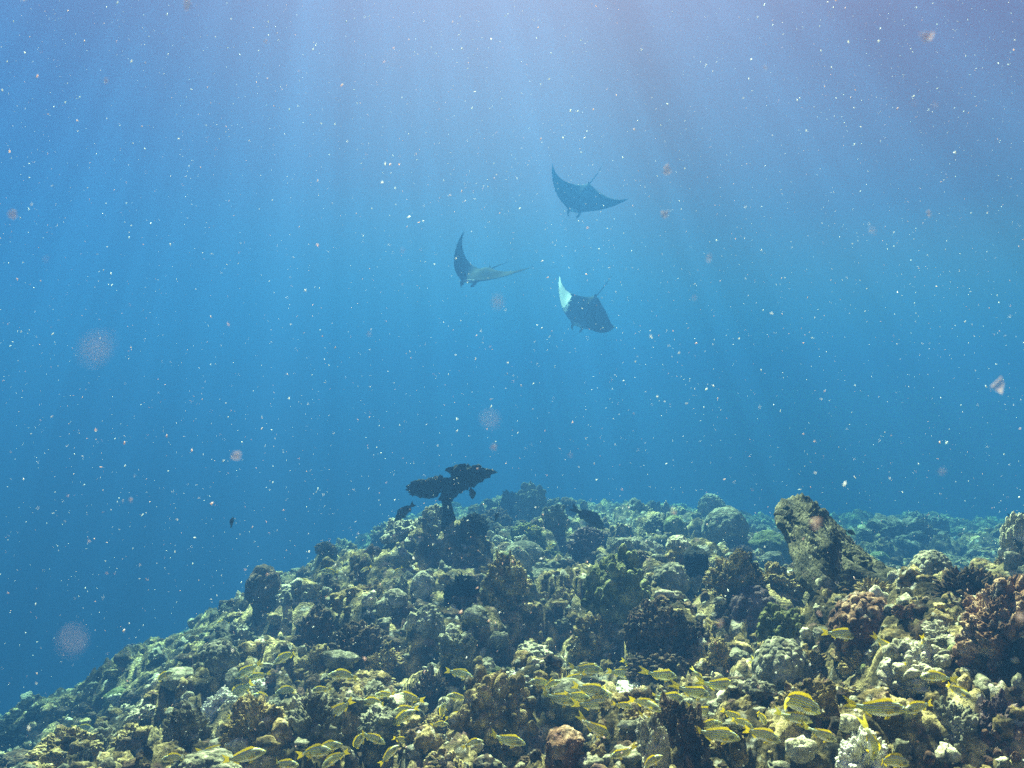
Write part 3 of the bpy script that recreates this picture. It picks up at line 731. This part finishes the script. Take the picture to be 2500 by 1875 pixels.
def fish_mesh(name, bend, deep=1.0, mats=None, dors=.055, fork=.11, longf=False):
    """nose at +x .5, fork tips at x -.5; one continuous body with its fins"""
    xs = [.500, .485, .455, .41, .35, .27, .18, .08, -.02, -.11, -.19, -.25, -.30, -.335]
    up = [.004, .024, .052, .085, .118, .146, .158, .152, .132, .105, .076, .054, .042, .040]
    dn = [.006, .020, .038, .058, .078, .096, .106, .108, .100, .083, .062, .045, .036, .036]
    wd = [.004, .018, .034, .050, .062, .070, .072, .068, .058, .045, .031, .020, .012, .006]
    Vx, Fx, Mx = [], [], []
    n = 18
    def B(x): return bend * (max(0, .15 - x) ** 2) * 1.6 + bend * .12 * math.sin(x * 4)
    for x, u, dd, w in zip(xs, up, dn, wd):
        for j in range(n):
            a = 2 * math.pi * j / n; s, c = math.sin(a), math.cos(a)
            zz = (u if s > 0 else dd) * s * deep
            Vx.append((x, w * c * (abs(c) ** .1 if c else 1) + B(x), zz + .0))
    for i in range(len(xs) - 1):
        for j in range(n):
            p, q = i * n + j, i * n + (j + 1) % n
            Fx.append((p, p + n, q + n, q)); Mx.append(0)
    Fx.append(tuple(range(n))); Mx.append(0)
    Fx.append(tuple(range((len(xs) - 1) * n, len(xs) * n))[::-1]); Mx.append(0)
    def plate(pts, th=.004, y0=0, yaw=0, m=1, root=None):
        k = len(pts); b = len(Vx)
        cx = sum(p[0] for p in pts) / k; cz = sum(p[1] for p in pts) / k
        for sgn in (1, -1):
            for (x, z) in pts:
                yy_ = y0 + B(x)
                if root is not None: yy_ += (root[0] - x) * yaw
                Vx.append((x, yy_ , z * 1.0))
            Vx.append((cx, y0 + B(cx) + sgn * th + ((root[0] - cx) * yaw if root is not None else 0), cz))
        for h in range(2):
            s = b + h * (k + 1); c = s + k
            for j in range(k):
                a, e = s + j, s + (j + 1) % k
                Fx.append((a, e, c) if h == 0 else (e, a, c)); Mx.append(m)
    pk = .038 * deep
    # tail fin in two lobes
    plate([(-.31, pk), (-.36, pk + .03), (-.42, .085), (-.50, fork), (-.475, .06), (-.435, .015), (-.43, 0), (-.33, 0)], .006)
    plate([(-.33, 0), (-.43, 0), (-.435, -.015), (-.475, -.06), (-.50, -fork * .95), (-.42, -.08), (-.36, -pk - .028), (-.31, -pk)], .006)
    D = deep
    # dorsal fin in short panels, spiny edge
    xsD = np.linspace(.26, -.24, 12)
    for a, e in zip(xsD[:-1], xsD[1:]):
        def top(x): return float(np.interp(-x, [-v for v in xs], up)) * D
        def hh(x): return dors * (math.sin(min(1, (.27 - x) / .10) * 1.57)) * (1 - .35 * max(0, min(1, (.0 - x) / .3)))
        plate([(a, top(a) - .012), (a, top(a) + hh(a)), (e, top(e) + hh(e) * .82), (e, top(e) - .012)], .003)
    def bot(x): return -float(np.interp(-x, [-v for v in xs], dn)) * D
    plate([(-.10, bot(-.10) + .01), (-.13, bot(-.13) - .055), (-.19, bot(-.19) - .04), (-.245, bot(-.245) - .022), (-.25, bot(-.25) + .01)], .004)
    for sg in (1, -1):
        plate([(.22, bot(.22) + .015), (.17, bot(.17) - .045), (.09, bot(.09) - .055), (.13, bot(.13) + .01)], .003, sg * .02, 0)
        plate([(.265, -.015), (.20, .012), (.12, .004), (.08, -.02), (.13, -.045), (.20, -.042), (.26, -.035)], .003, sg * .068, sg * .35, 1, (.265, 0))
    # eyes
    EV, EF = ico(1)
    for sg in (1, -1):
        for (r, off, mi) in ((.0215, 0, 3), (.0135, .0125, 2)):
            b = len(Vx)
            for v in EV: Vx.append((.425 + v[0] * r, sg * (.041 + off * .9 + v[1] * r * .55) + B(.425), .030 * D + v[2] * r))
            for f in EF: Fx.append(tuple(int(i) + b for i in f)); Mx.append(mi)
    return mesh_np(name, np.array(Vx), Fx, mats, Mx)
SN = [fish_mesh('snapper', b, 1.02, [SKIN, FIN, EYE, EYER]) for b in (-.9, -.45, -.1, .2, .6, 1.0)]
BK = [fish_mesh('black_fish', b, 1.45, [BLK, BLKF, EYE, EYER], .075, .14) for b in (-.4, .3)]
BL = [fish_mesh('long_black_fish', .3, 1.05, [BLK, BLKF, EYE, EYER], .06, .12)]

def place_fish(px, py, L, face, tilt, d=None, meshes=SN, name='striped_snapper', real=None):
    """face: 1 nose to the right, -1 nose to the left; tilt: degrees the nose points up on the picture"""
    g = ground_at(px, py + L * .16)
    dd = d or g * .955 - .04
    size = L * dd / FPX
    yaw = rnd.uniform(-20, 20)
    if meshes is SN:
        if size > .27: dd *= .27 / size; size = .27
    size *= 1.08 / abs(math.cos(math.radians(yaw)) - (px - 1250) / FPX * math.sin(math.radians(yaw)))
    o = bpy.data.objects.new(name, rnd.choice(meshes))
    o.location = at(px, py, dd)
    o.scale = (size, size * (1 if face > 0 else 1), size)
    # image-plane tilt about the viewing axis, yaw about the vertical
    base = Euler((0, 0, math.radians(yaw + (0 if face > 0 else 180)))).to_matrix()
    roll = Matrix.Rotation(-math.radians(tilt) * face, 3, 'Y')
    o.rotation_euler = (roll @ base).to_euler()
    COL.objects.link(o)
    return o
FISH = [(2147, 1735, 135, 1, 0), (2243, 1728, 72, -1, -12), (2053, 1550, 86, 1, -6), (2161, 1577, 52, 1, -45), (1885, 1646, 84, 1, -33), (1990, 1684, 86, 1, -30), (1936, 1713, 118, 1, -22),
 (1939, 1755, 86, 1, -10), (1857, 1750, 42, 1, -55), (1860, 1795, 92, 1, -20), (2009, 1797, 78, 1, -24), (1810, 1764, 60, 1, -25), (2132, 1822, 76, 1, -78), (2175, 1858, 80, 1, -12),
 (2227, 1615, 55, 1, 8), (2287, 1653, 80, -1, 0), (2338, 1688, 74, 1, -32), (2258, 1578, 44, 1, -74),
 (1432, 1637, 78, 1, -4), (1122, 1646, 66, 1, -12), (1160, 1668, 58, -1, -25), (1208, 1652, 42, -1, 2), (1518, 1646, 68, 1, -14), (1619, 1652, 74, 1, -10), (1704, 1649, 36, 1, -50),
 (1758, 1676, 90, 1, -4), (1698, 1694, 82, 1, -17), (1321, 1668, 58, -1, 0), (1404, 1658, 62, -1, -22), (1442, 1686, 86, 1, -16), (1410, 1702, 66, 1, -10), (1366, 1710, 88, 1, -12), (1451, 1722, 88, 1, 0),
 (1492, 1700, 56, 1, -42), (1521, 1724, 50, 1, -14), (1578, 1719, 76, 1, -20), (1635, 1708, 80, 1, -10), (1622, 1740, 60, -1, -12), (1720, 1740, 76, 1, -15), (1787, 1748, 62, 1, -32),
 (1458, 1785, 80, 1, -34), (1239, 1811, 84, 1, -12), (1584, 1797, 64, 1, -62), (1752, 1798, 108, 1, -8), (1521, 1842, 66, -1, -24), (1587, 1862, 62, 1, 28), (1117, 1703, 52, -1, 4), (1112, 1748, 58, 1, -6),
 (700, 1603, 62, -1, -28), (605, 1638, 66, -1, -32), (630, 1652, 52, -1, -10), (592, 1685, 74, -1, -38), (646, 1706, 60, -1, 8), (706, 1685, 60, -1, -16), (785, 1684, 48, -1, -6), (827, 1736, 86, -1, -38),
 (940, 1697, 48, -1, 0), (915, 1715, 62, -1, -5), (1000, 1705, 70, -1, 8), (990, 1733, 60, -1, -6), (980, 1757, 76, 1, 32), (1081, 1738, 44, 1, 75), (1073, 1768, 42, 1, 0),
 (523, 1837, 86, 1, -4), (596, 1850, 102, 1, 8), (768, 1837, 80, 1, 12), (800, 1824, 74, 1, 14), (818, 1852, 70, -1, -30), (872, 1818, 58, 1, 55), (909, 1803, 62, 1, -20), (950, 1844, 60, 1, 42), (694, 1868, 62, 1, 0),
 (738, 1420, 44, -1, -4), (805, 1396, 44, -1, 6), (893, 1390, 30, -1, -30), (972, 1393, 28, -1, -40), (548, 1521, 52, -1, -30), (1304, 1290, 32, 1, -4), (1345, 1335, 28, 1, 25), (1240, 1282, 20, 1, 10),
 (1665, 1570, 0, 0, 0), (430, 1850, 64, -1, -4), (395, 1655, 50, 1, 30), (1980, 1850, 0, 0, 0), (1345, 1672, 46, 1, 20)]
for _k in range(34):
    cx_, cy_ = rnd.choice([(1450, 1700), (1700, 1720), (950, 1740), (560, 1700), (780, 1830), (1950, 1720), (1250, 1700), (2000, 1830), (1150, 1800), (1650, 1830)])
    fx, fy = cx_ + rnd.gauss(0, 110), cy_ + rnd.gauss(0, 38)
    if fy < 1600 or fy > 1860: continue
    if any((fx - q[0]) ** 2 + (2 * (fy - q[1])) ** 2 < 45 ** 2 for q in FISH): continue
    fc = 1 if rnd.random() < (.8 if fx > 1050 else .3) else -1
    FISH.append((fx, fy, rnd.uniform(48, 78), fc, rnd.uniform(-35, 15)))
fish_objs = []
for (px, py, L, face, tilt) in FISH:
    if L == 0: continue
    o = place_fish(px, py, L, face, tilt)
    o['category'] = 'fish'; o['group'] = 'yellow striped fish schooling over the reef'
    side = 'right' if face > 0 else 'left'
    tw = ('nose steeply down' if tilt * 1 < -40 else 'nose steeply up' if tilt > 40 else 'facing ' + side) if face > 0 else 'facing left'
    THINGS.append((o, px, py, ('large ' if L > 95 else 'small ' if L < 46 else '') + 'yellow striped fish ' + tw))
for (px, py, L, face, tilt, d, me, label) in [
    (990, 1249, 62, -1, -42, TD - .5, BL, 'long dark fish diving left beside the table coral mound'),
    (1151, 1202, 32, 1, -80, TD - .4, BK, 'small black fish hanging head down under the right plate of the table coral'),
    (1436, 1265, 92, 1, -33, 7.5, BL, 'large dark fish nosing down over the crest right of the tall grey head'),
    (1213, 1262, 22, 1, 70, 6.5, BK, 'tiny black fish upright just right of the dark mound by the table coral'),
    (566, 1276, 26, 1, 78, 7.0, BL, 'tiny dark fish alone in the blue water left of the reef crest'),
    (2140, 1424, 56, 1, -20, None, BK, 'black oval fish hovering right of the foot of the leaning slab'),
    (1955, 1374, 26, 1, -60, 4.6, BK, 'small black fish in front of the face of the leaning slab'),
    (2490, 1266, 48, 1, -12, 5.0, BK, 'black fish above the pale column at the right edge of the picture'),
    (2488, 1330, 30, 1, -60, 4.6, BK, 'small black fish in front of the pale column at the right edge'),
    (2496, 1700, 90, 1, -50, 2.7, BL, 'long black fish nosing down the dark cleft at the right edge'),
    (484, 1682, 20, 1, 80, None, BK, 'tiny black fish left of the flat pale slab on the left slope'),
    (357, 1835, 46, 1, -62, None, BK, 'black fish nosing down near the bottom left corner'),
    (1341, 1640, 30, 1, 80, None, BK, 'small black fish standing upright among the central fish'),
    (2076, 1300, 24, 1, -20, 5.2, BK, 'tiny black fish behind the right side of the leaning slab')]:
    nm = 'dark_fish' if me is BL else 'black_fish'
    o = place_fish(px, py, L, face, tilt, d, me, nm)
    o['label'] = label; o['category'] = 'fish'; o['group'] = 'dark fish around the reef'

# ------------------------------------------------------------------ sea urchins
UM = plain('urchin_black', (.008, .008, .014), .4)
def urchin_mesh(seed):
    rs = np.random.RandomState(seed); EV, EF = ico(2)
    Vs = [EV * [.33, .33, .26]]; Fs = [EF]; off = len(EV)
    for k in range(150):
        z = 1 - 1.5 * (k + .5) / 150; ph = k * 2.4; r = math.sqrt(max(0, 1 - z * z))
        d = np.array([r * math.cos(ph), r * math.sin(ph), z]) + rs.randn(3) * .08; d /= np.linalg.norm(d)
        a = np.cross(d, [.1, .2, 1]); a /= np.linalg.norm(a); b = np.cross(d, a); w = .016
        p = [d * .2 + a * w, d * .2 - a * w * .5 + b * w * .87, d * .2 - a * w * .5 - b * w * .87, d * (.85 + .3 * rs.rand())]
        Vs.append(np.array(p)); Fs.append(np.array([(0, 1, 3), (1, 2, 3), (2, 0, 3), (0, 2, 1)]) + off); off += 4
    return mesh_np('sea_urchin', np.vstack(Vs), np.vstack(Fs), [UM])
for (px, py, w, label) in [(1277, 1583, 34, 'small black spiny urchin in a hollow below the peaked tan rock'),
                           (2385, 1660, 52, 'large black spiny urchin in a cleft left of the pinkish boulder at the right edge'),
                           (1505, 1600, 44, 'black urchin in the shaded hollow under the big olive knobbly mound')]:
    d = ground_at(px, py) - .03
    o = bpy.data.objects.new('sea_urchin', urchin_mesh(px)); s = w * d / FPX * .6
    o.location = at(px, py, d); o.scale = (s, s, s); COL.objects.link(o)
    o['label'] = label; o['category'] = 'sea urchin'; o['group'] = 'black sea urchins in the reef hollows'

# ------------------------------------------------------------------ manta rays
def manta_mat(name, c, c2):
    m, n, l, b = nt(name)
    tc = n.new('ShaderNodeTexCoord'); t_ = n.new('ShaderNodeTexNoise'); t_.inputs['Scale'].default_value = 4; t_.inputs['Detail'].default_value = 4
    l.new(tc.outputs['Object'], t_.inputs['Vector'])
    r = n.new('ShaderNodeValToRGB'); e = r.color_ramp.elements
    e[0].position = .35; e[0].color = (*c, 1); e[1].position = .7; e[1].color = (*c2, 1)
    l.new(t_.outputs['Fac'], r.inputs[0]); l.new(r.outputs[0], b.inputs['Base Color']); b.inputs['Roughness'].default_value = .85; b.inputs['Specular IOR Level'].default_value = .04
    return m
MT, MW = manta_mat('manta_back', (.003, .004, .006), (.007, .009, .012)), manta_mat('manta_belly', (.72, .74, .72), (.85, .86, .84))
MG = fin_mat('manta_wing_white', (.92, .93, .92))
MM = manta_mat('manta_mouth', (.45, .47, .46), (.6, .62, .6))
def manta_mesh(name, angL, angR, white_back=None, twist=0.0):
    """nose +x, left wing +y. angL/angR: wing slope (degrees) at root, middle and tip"""
    us = np.concatenate([-np.linspace(1, 0, 46)[:-1] ** 1.0, np.linspace(0, 1, 46)])
    le = lambda u: float(np.interp(u, [0, .10, .15, .22, .35, .5, .65, .8, .92, 1], [.40, .40, .385, .34, .29, .22, .11, -.04, -.19, -.33]))
    te = lambda u: float(np.interp(u, [0, .06, .14, .25, .4, .55, .7, .85, .95, 1], [-.50, -.48, -.42, -.36, -.29, -.235, -.22, -.25, -.31, -.345]))
    th = lambda u: .085 * math.exp(-(u / .17) ** 2) + .030 * (1 - u) ** .7 + .002
    path = {}
    for sgn, ang in ((1, angL), (-1, angR)):
        y = z = 0.0; last = 0.0
        for u in np.linspace(0, 1, 46):
            a = math.radians(float(np.interp(u, [0, .12, .5, 1], [0, ang[0], ang[1], ang[2]])))
            if u > 0: y += math.cos(a) * (u - last); z += math.sin(a) * (u - last)
            last = u
            path[(sgn, round(float(u), 5))] = (y, z, a)
    nc_ = 15; ring = 2 * nc_
    Vx, Fx, Mx = [], [], []
    for u in us:
        sgn = 1 if u >= 0 else -1; au = abs(float(u))
        y, z, a = path[(sgn, round(au, 5))]
        a0, b0_ = te(au), le(au); T = th(au)
        tw = twist * max(0, au - .35) if sgn < 0 else 0
        for side in (1, -1):
            for k in range(nc_):
                s = (k + .5) / nc_ if side > 0 else 1 - (k + .5) / nc_
                x = a0 + (b0_ - a0) * s
                prof = (math.sin(math.pi * s ** .8)) ** .7
                h = side * T * prof * (1.0 if side > 0 else .7)
                ny, nz = -math.sin(a) * sgn, math.cos(a)
                xm = (a0 + b0_) / 2; dxm = x - xm
                Vx.append((xm + dxm * math.cos(tw) , sgn * y + ny * (h + dxm * math.sin(tw)), z + nz * (h + dxm * math.sin(tw))))
    n = len(us)
    for i in range(n - 1):
        for j in range(ring):
            p, q = i * ring + j, i * ring + (j + 1) % ring
            under = j >= nc_
            um = abs((us[i] + us[i + 1]) / 2)
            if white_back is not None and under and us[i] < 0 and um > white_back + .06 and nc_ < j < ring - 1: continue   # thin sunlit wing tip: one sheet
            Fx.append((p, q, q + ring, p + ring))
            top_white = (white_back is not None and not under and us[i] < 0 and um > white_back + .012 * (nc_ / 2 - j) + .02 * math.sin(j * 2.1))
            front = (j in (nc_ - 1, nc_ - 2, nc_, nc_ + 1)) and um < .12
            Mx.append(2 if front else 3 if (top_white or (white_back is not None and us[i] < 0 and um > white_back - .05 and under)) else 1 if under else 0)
    Fx.append(tuple(range(ring))[::-1]); Mx.append(0)
    Fx.append(tuple(range((n - 1) * ring, n * ring))); Mx.append(0)
    # cephalic lobes
    for sgn in (1, -1):
        rows = [(.35, .135, -.0, .045, .03), (.39, .142, -.005, .042, .020), (.425, .138, -.02, .038, .014), (.455, .120, -.035, .030, .011), (.475, .098, -.045, .016, .008)]
        b = len(Vx)
        for (x, y, z, hz, wy) in rows:
            for j in range(8):
                a = 2 * math.pi * j / 8
                Vx.append((x, sgn * (y + wy * math.cos(a)), z + hz * math.sin(a)))
        for i in range(len(rows) - 1):
            for j in range(8):
                p, q = b + i * 8 + j, b + i * 8 + (j + 1) % 8
                Fx.append((p, p + 8, q + 8, q) if sgn > 0 else (p, q, q + 8, p + 8)); Mx.append(0)
        Fx.append(tuple(b + (len(rows) - 1) * 8 + j for j in range(8))); Mx.append(0)
    # tail
    b = len(Vx)
    for i in range(16):
        s = i / 15; r = .012 * (1 - s) + .0015
        for j in range(6):
            a = 2 * math.pi * j / 6
            Vx.append((-.46 - .80 * s, r * math.cos(a) + .04 * math.sin(s * 3), .02 + r * math.sin(a) - .06 * s * s))
    for i in range(15):
        for j in range(6):
            p, q = b + i * 6 + j, b + i * 6 + (j + 1) % 6
            Fx.append((p, p + 6, q + 6, q)); Mx.append(0)
    # small dorsal fin at the tail root
    b = len(Vx)
    Vx += [(-.36, .006, .04), (-.36, -.006, .04), (-.50, .004, .03), (-.50, -.004, .03), (-.49, 0, .10)]
    Fx += [(b, b + 4, b + 1), (b, b + 2, b + 4), (b + 1, b + 4, b + 3), (b + 2, b + 3, b + 4)]; Mx += [0] * 4
    return mesh_np(name, np.array(Vx), Fx, [MT, MW, MM, MG], Mx)
def place_manta(px, py, d, half, head, pitch, roll, mesh, label):
    """head: compass of the nose seen from above in degrees from +X towards +Y; pitch nose up; roll left wing up"""
    o = bpy.data.objects.new('manta_ray', mesh)
    o.location = at(px, py, d); o.scale = (half, half, half)
    o.rotation_euler = (Matrix.Rotation(math.radians(head), 3, 'Z') @ Matrix.Rotation(-math.radians(pitch), 3, 'Y') @ Matrix.Rotation(math.radians(roll), 3, 'X')).to_euler()
    COL.objects.link(o)
    o['label'] = label; o['category'] = 'manta ray'; o['group'] = 'manta rays swimming over the reef'
    return o
place_manta(1168, 676, 19.2, 1.30, 240, -28, -4, manta_mesh('manta_ray', (-2, 3, 8), (22, 80, 104)),
            'leftmost manta ray, dark and nearly edge on, one wing curled straight up')
place_manta(1418, 488, 21.5, 1.20, 214, -58, -34, manta_mesh('manta_ray', (0, -6, -14), (22, 46, 62)),
            'topmost manta ray, faint dark back towards us, one wing tip raised')
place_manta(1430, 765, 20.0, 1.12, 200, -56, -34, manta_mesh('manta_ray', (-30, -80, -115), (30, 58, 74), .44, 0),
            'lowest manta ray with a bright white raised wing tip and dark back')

# ------------------------------------------------------------------ marine snow (uncountable drifting particles)
def snow_mat(name, c):
    m, n, l, b = nt(name)
    b.inputs['Base Color'].default_value = (*c, 1); b.inputs['Roughness'].default_value = .8
    tr = n.new('ShaderNodeBsdfTranslucent'); tr.inputs[0].default_value = (*c, 1)
    mx = n.new('ShaderNodeMixShader'); mx.inputs[0].default_value = .5
    l.new(b.outputs[0], mx.inputs[1]); l.new(tr.outputs[0], mx.inputs[2]); l.new(mx.outputs[0], n['Material Output'].inputs[0])
    return m
rs = np.random.RandomState(21)
NS = 17000
d = .9 + 5.2 * rs.rand(NS) ** .8
sx = rs.uniform(-.85, .85, NS); sz = rs.uniform(-.45, .80, NS)
P = np.c_[sx * d, d, sz * d]
rad = (.00032 + .0008 * rs.rand(NS) ** 8) * np.clip(d, .9, 6) ** .8
NB = 40
db = .28 + .7 * rs.rand(NB)
Pb = np.c_[rs.uniform(-.75, .75, NB) * db, db, rs.uniform(-.30, .65, NB) * db]
NC = 4; dc = .12 + .10 * rs.rand(NC)
Pc = np.c_[rs.uniform(-.6, .6, NC) * dc, dc, rs.uniform(-.2, .6, NC) * dc]
Pc[0] = list(at(235, 850, .13))
P = np.vstack([P, Pb, Pc]); rad = np.concatenate([rad, (.0009 + .0026 * rs.rand(NB) ** 3) * (db / .5), np.concatenate([[.0013], .0005 + .0006 * rs.rand(NC - 1)])])
keep = P[:, 2] > base_h(P[:, 0], P[:, 1]) + .15
isb = np.arange(len(P)) >= NS
keep &= isb | (rs.rand(len(P)) < .62 + .75 * vnoise(P * 1.7, 5) + .4 * vnoise(P * 5, 6))
P, rad, isb = P[keep], rad[keep], isb[keep]; N_ = len(P)
BLOB = bpy.data.materials.new('snow_gel'); BLOB.use_nodes = True
_n, _l = BLOB.node_tree.nodes, BLOB.node_tree.links
_n['Principled BSDF'].inputs['Base Color'].default_value = (.85, .62, .58, 1); _n['Principled BSDF'].inputs['Roughness'].default_value = .9
_t = _n.new('ShaderNodeBsdfTransparent'); _m = _n.new('ShaderNodeMixShader'); _m.inputs[0].default_value = .8; _n['Principled BSDF'].inputs['Specular IOR Level'].default_value = 0
_l.new(_n['Principled BSDF'].outputs[0], _m.inputs[1]); _l.new(_t.outputs[0], _m.inputs[2]); _l.new(_m.outputs[0], _n['Material Output'].inputs[0])
BV, BF = ico(0)
ax = rs.randn(N_, 3) * .5 + [.35, 0, 1]; ax /= np.linalg.norm(ax, axis=1)[:, None]
el = np.where(isb, 1.0 + .5 * rs.rand(N_), 1 + 2.2 * rs.rand(N_) ** 2)
V = BV[None] * (1 + .35 * rs.randn(N_, 12, 1)) * rad[:, None, None]
V = V + (V * ax[:, None]).sum(2, keepdims=True) * ax[:, None] * (el[:, None, None] - 1)
V = V + P[:, None]
F = (BF[None] + (np.arange(N_) * 12)[:, None, None]).reshape(-1, 3)
mi = np.repeat(np.where(isb, 2, (rs.rand(N_) < .3).astype(int)), 20)
o = bpy.data.objects.new('marine_snow', mesh_np('marine_snow', V.reshape(-1, 3), F, [snow_mat('snow_white', (.95, .95, .95)), snow_mat('snow_pink', (.95, .72, .68)), BLOB], mi))
COL.objects.link(o); o['kind'] = 'stuff'; o['label'] = 'tiny pale particles of marine snow drifting through all the water'; o['category'] = 'marine snow'

# ------------------------------------------------------------------ labels that single out each remaining thing
def auto_labels():
    groups = {}
    for (o, px, py, words) in THINGS:
        cand = sorted(((px - a) ** 2 + (py - b) ** 2, k) for k, (a, b, s) in enumerate(LAND))
        k = cand[0][1]; a, b, s = LAND[k]
        dx, dy = px - a, py - b
        sec = ('right of' if dx > 0 else 'left of') if abs(dx) > abs(dy) else ('below' if dy > 0 else 'above')
        groups.setdefault((words, sec, s), []).append((cand[0][0], o))
    ordw = ['', 'second ', 'third ', 'fourth ', 'fifth ', 'sixth ', 'seventh ', 'eighth ', 'ninth ', 'tenth ']
    for (words, sec, s), lst in groups.items():
        lst.sort(key=lambda t_: t_[0])
        for i, (_, o) in enumerate(lst):
            pre = ordw[i] if i < len(ordw) else 'outlying '
            if len(lst) > 1 and i == 0: pre = 'nearest '
            o['label'] = f'{pre}{words} {sec} {s}'.strip()
auto_labels()

# ------------------------------------------------------------------ unseen sheet added above the water, patterned to dapple and streak the sunlight
sm_ = bpy.data.materials.new('sun_ripple_pattern'); sm_.use_nodes = True
n = sm_.node_tree.nodes; l = sm_.node_tree.links
n.remove(n['Principled BSDF'])
g_ = n.new('ShaderNodeNewGeometry')
wz = n.new('ShaderNodeTexNoise'); wz.inputs['Scale'].default_value = .9; wz.inputs['Detail'].default_value = 2
l.new(g_.outputs['Position'], wz.inputs['Vector'])
wa = n.new('ShaderNodeMix'); wa.data_type = 'RGBA'; wa.blend_type = 'LINEAR_LIGHT'; wa.inputs[0].default_value = .35
l.new(g_.outputs['Position'], wa.inputs[6]); l.new(wz.outputs['Color'], wa.inputs[7])
vo = n.new('ShaderNodeTexVoronoi'); vo.feature = 'SMOOTH_F1'; vo.inputs['Scale'].default_value = 2.1; vo.inputs['Smoothness'].default_value = .35
l.new(wa.outputs[2], vo.inputs['Vector'])
n2_ = n.new('ShaderNodeTexNoise'); n2_.inputs['Scale'].default_value = .8; n2_.inputs['Detail'].default_value = 3
l.new(g_.outputs['Position'], n2_.inputs['Vector'])
pr = n.new('ShaderNodeMath'); pr.operation = 'MULTIPLY'; l.new(vo.outputs['Distance'], pr.inputs[0]); l.new(n2_.outputs['Fac'], pr.inputs[1])
mr = n.new('ShaderNodeMapRange'); mr.interpolation_type = 'SMOOTHSTEP'
mr.inputs[1].default_value = .12; mr.inputs[2].default_value = .34; mr.inputs[3].default_value = .42; mr.inputs[4].default_value = 1.0
l.new(pr.outputs[0], mr.inputs[0])
# steep rays get the pattern; flatter view rays an even tone that hides it
si = n.new('ShaderNodeSeparateXYZ'); l.new(g_.outputs['Incoming'], si.inputs[0])
ab = n.new('ShaderNodeMath'); ab.operation = 'ABSOLUTE'; l.new(si.outputs[2], ab.inputs[0])
ms = n.new('ShaderNodeMapRange'); ms.inputs[1].default_value = .60; ms.inputs[2].default_value = .76; l.new(ab.outputs[0], ms.inputs[0])
mxs = n.new('ShaderNodeMix'); mxs.inputs[2].default_value = .62; l.new(ms.outputs[0], mxs.inputs[0]); l.new(mr.outputs[0], mxs.inputs[3])
cc = n.new('ShaderNodeCombineXYZ')
for k in range(3): l.new(mxs.outputs[0], cc.inputs[k])
tb_ = n.new('ShaderNodeBsdfTransparent'); l.new(cc.outputs[0], tb_.inputs[0]); l.new(tb_.outputs[0], n['Material Output'].inputs[0])
gx = np.linspace(-70, 70, 141); GX, GY = np.meshgrid(gx, gx + 20)
Zs = 9.6 + .05 * fbm(np.c_[GX.ravel() * .6, GY.ravel() * .6, GX.ravel() * 0], 61, 3)
idx = np.arange(141 * 141).reshape(141, 141)
F = np.c_[idx[:-1, :-1].ravel(), idx[:-1, 1:].ravel(), idx[1:, 1:].ravel(), idx[1:, :-1].ravel()]
o = bpy.data.objects.new('water_surface', mesh_np('water_surface', np.c_[GX.ravel(), GY.ravel(), Zs], F, [sm_]))
COL.objects.link(o); o['kind'] = 'structure'

# ------------------------------------------------------------------ the water itself
bx0, bx1, by0, by1, bz0, bz1 = -46, 46, -12, 63, -21, 9.2
V = [(x, y, z) for x in (bx0, bx1) for y in (by0, by1) for z in (bz0, bz1)]
F = [(0, 1, 3, 2), (4, 6, 7, 5), (0, 4, 5, 1), (2, 3, 7, 6), (0, 2, 6, 4), (1, 5, 7, 3)]
hm = bpy.data.materials.new('water_haze'); hm.use_nodes = True
n = hm.node_tree.nodes; l = hm.node_tree.links
n.remove(n['Principled BSDF'])
pv = n.new('ShaderNodeVolumePrincipled')
pv.inputs['Color'].default_value = (.0100, .0315, .088, 1)
pv.inputs['Absorption Color'].default_value = (.07, .362, .46, 1)
pv.inputs['Density'].default_value = .175
pv.inputs['Anisotropy'].default_value = .2
l.new(pv.outputs[0], n['Material Output'].inputs['Volume'])
o = bpy.data.objects.new('haze', mesh_np('haze', np.array(V, float), F, [hm], None, False))
COL.objects.link(o); o['kind'] = 'stuff'
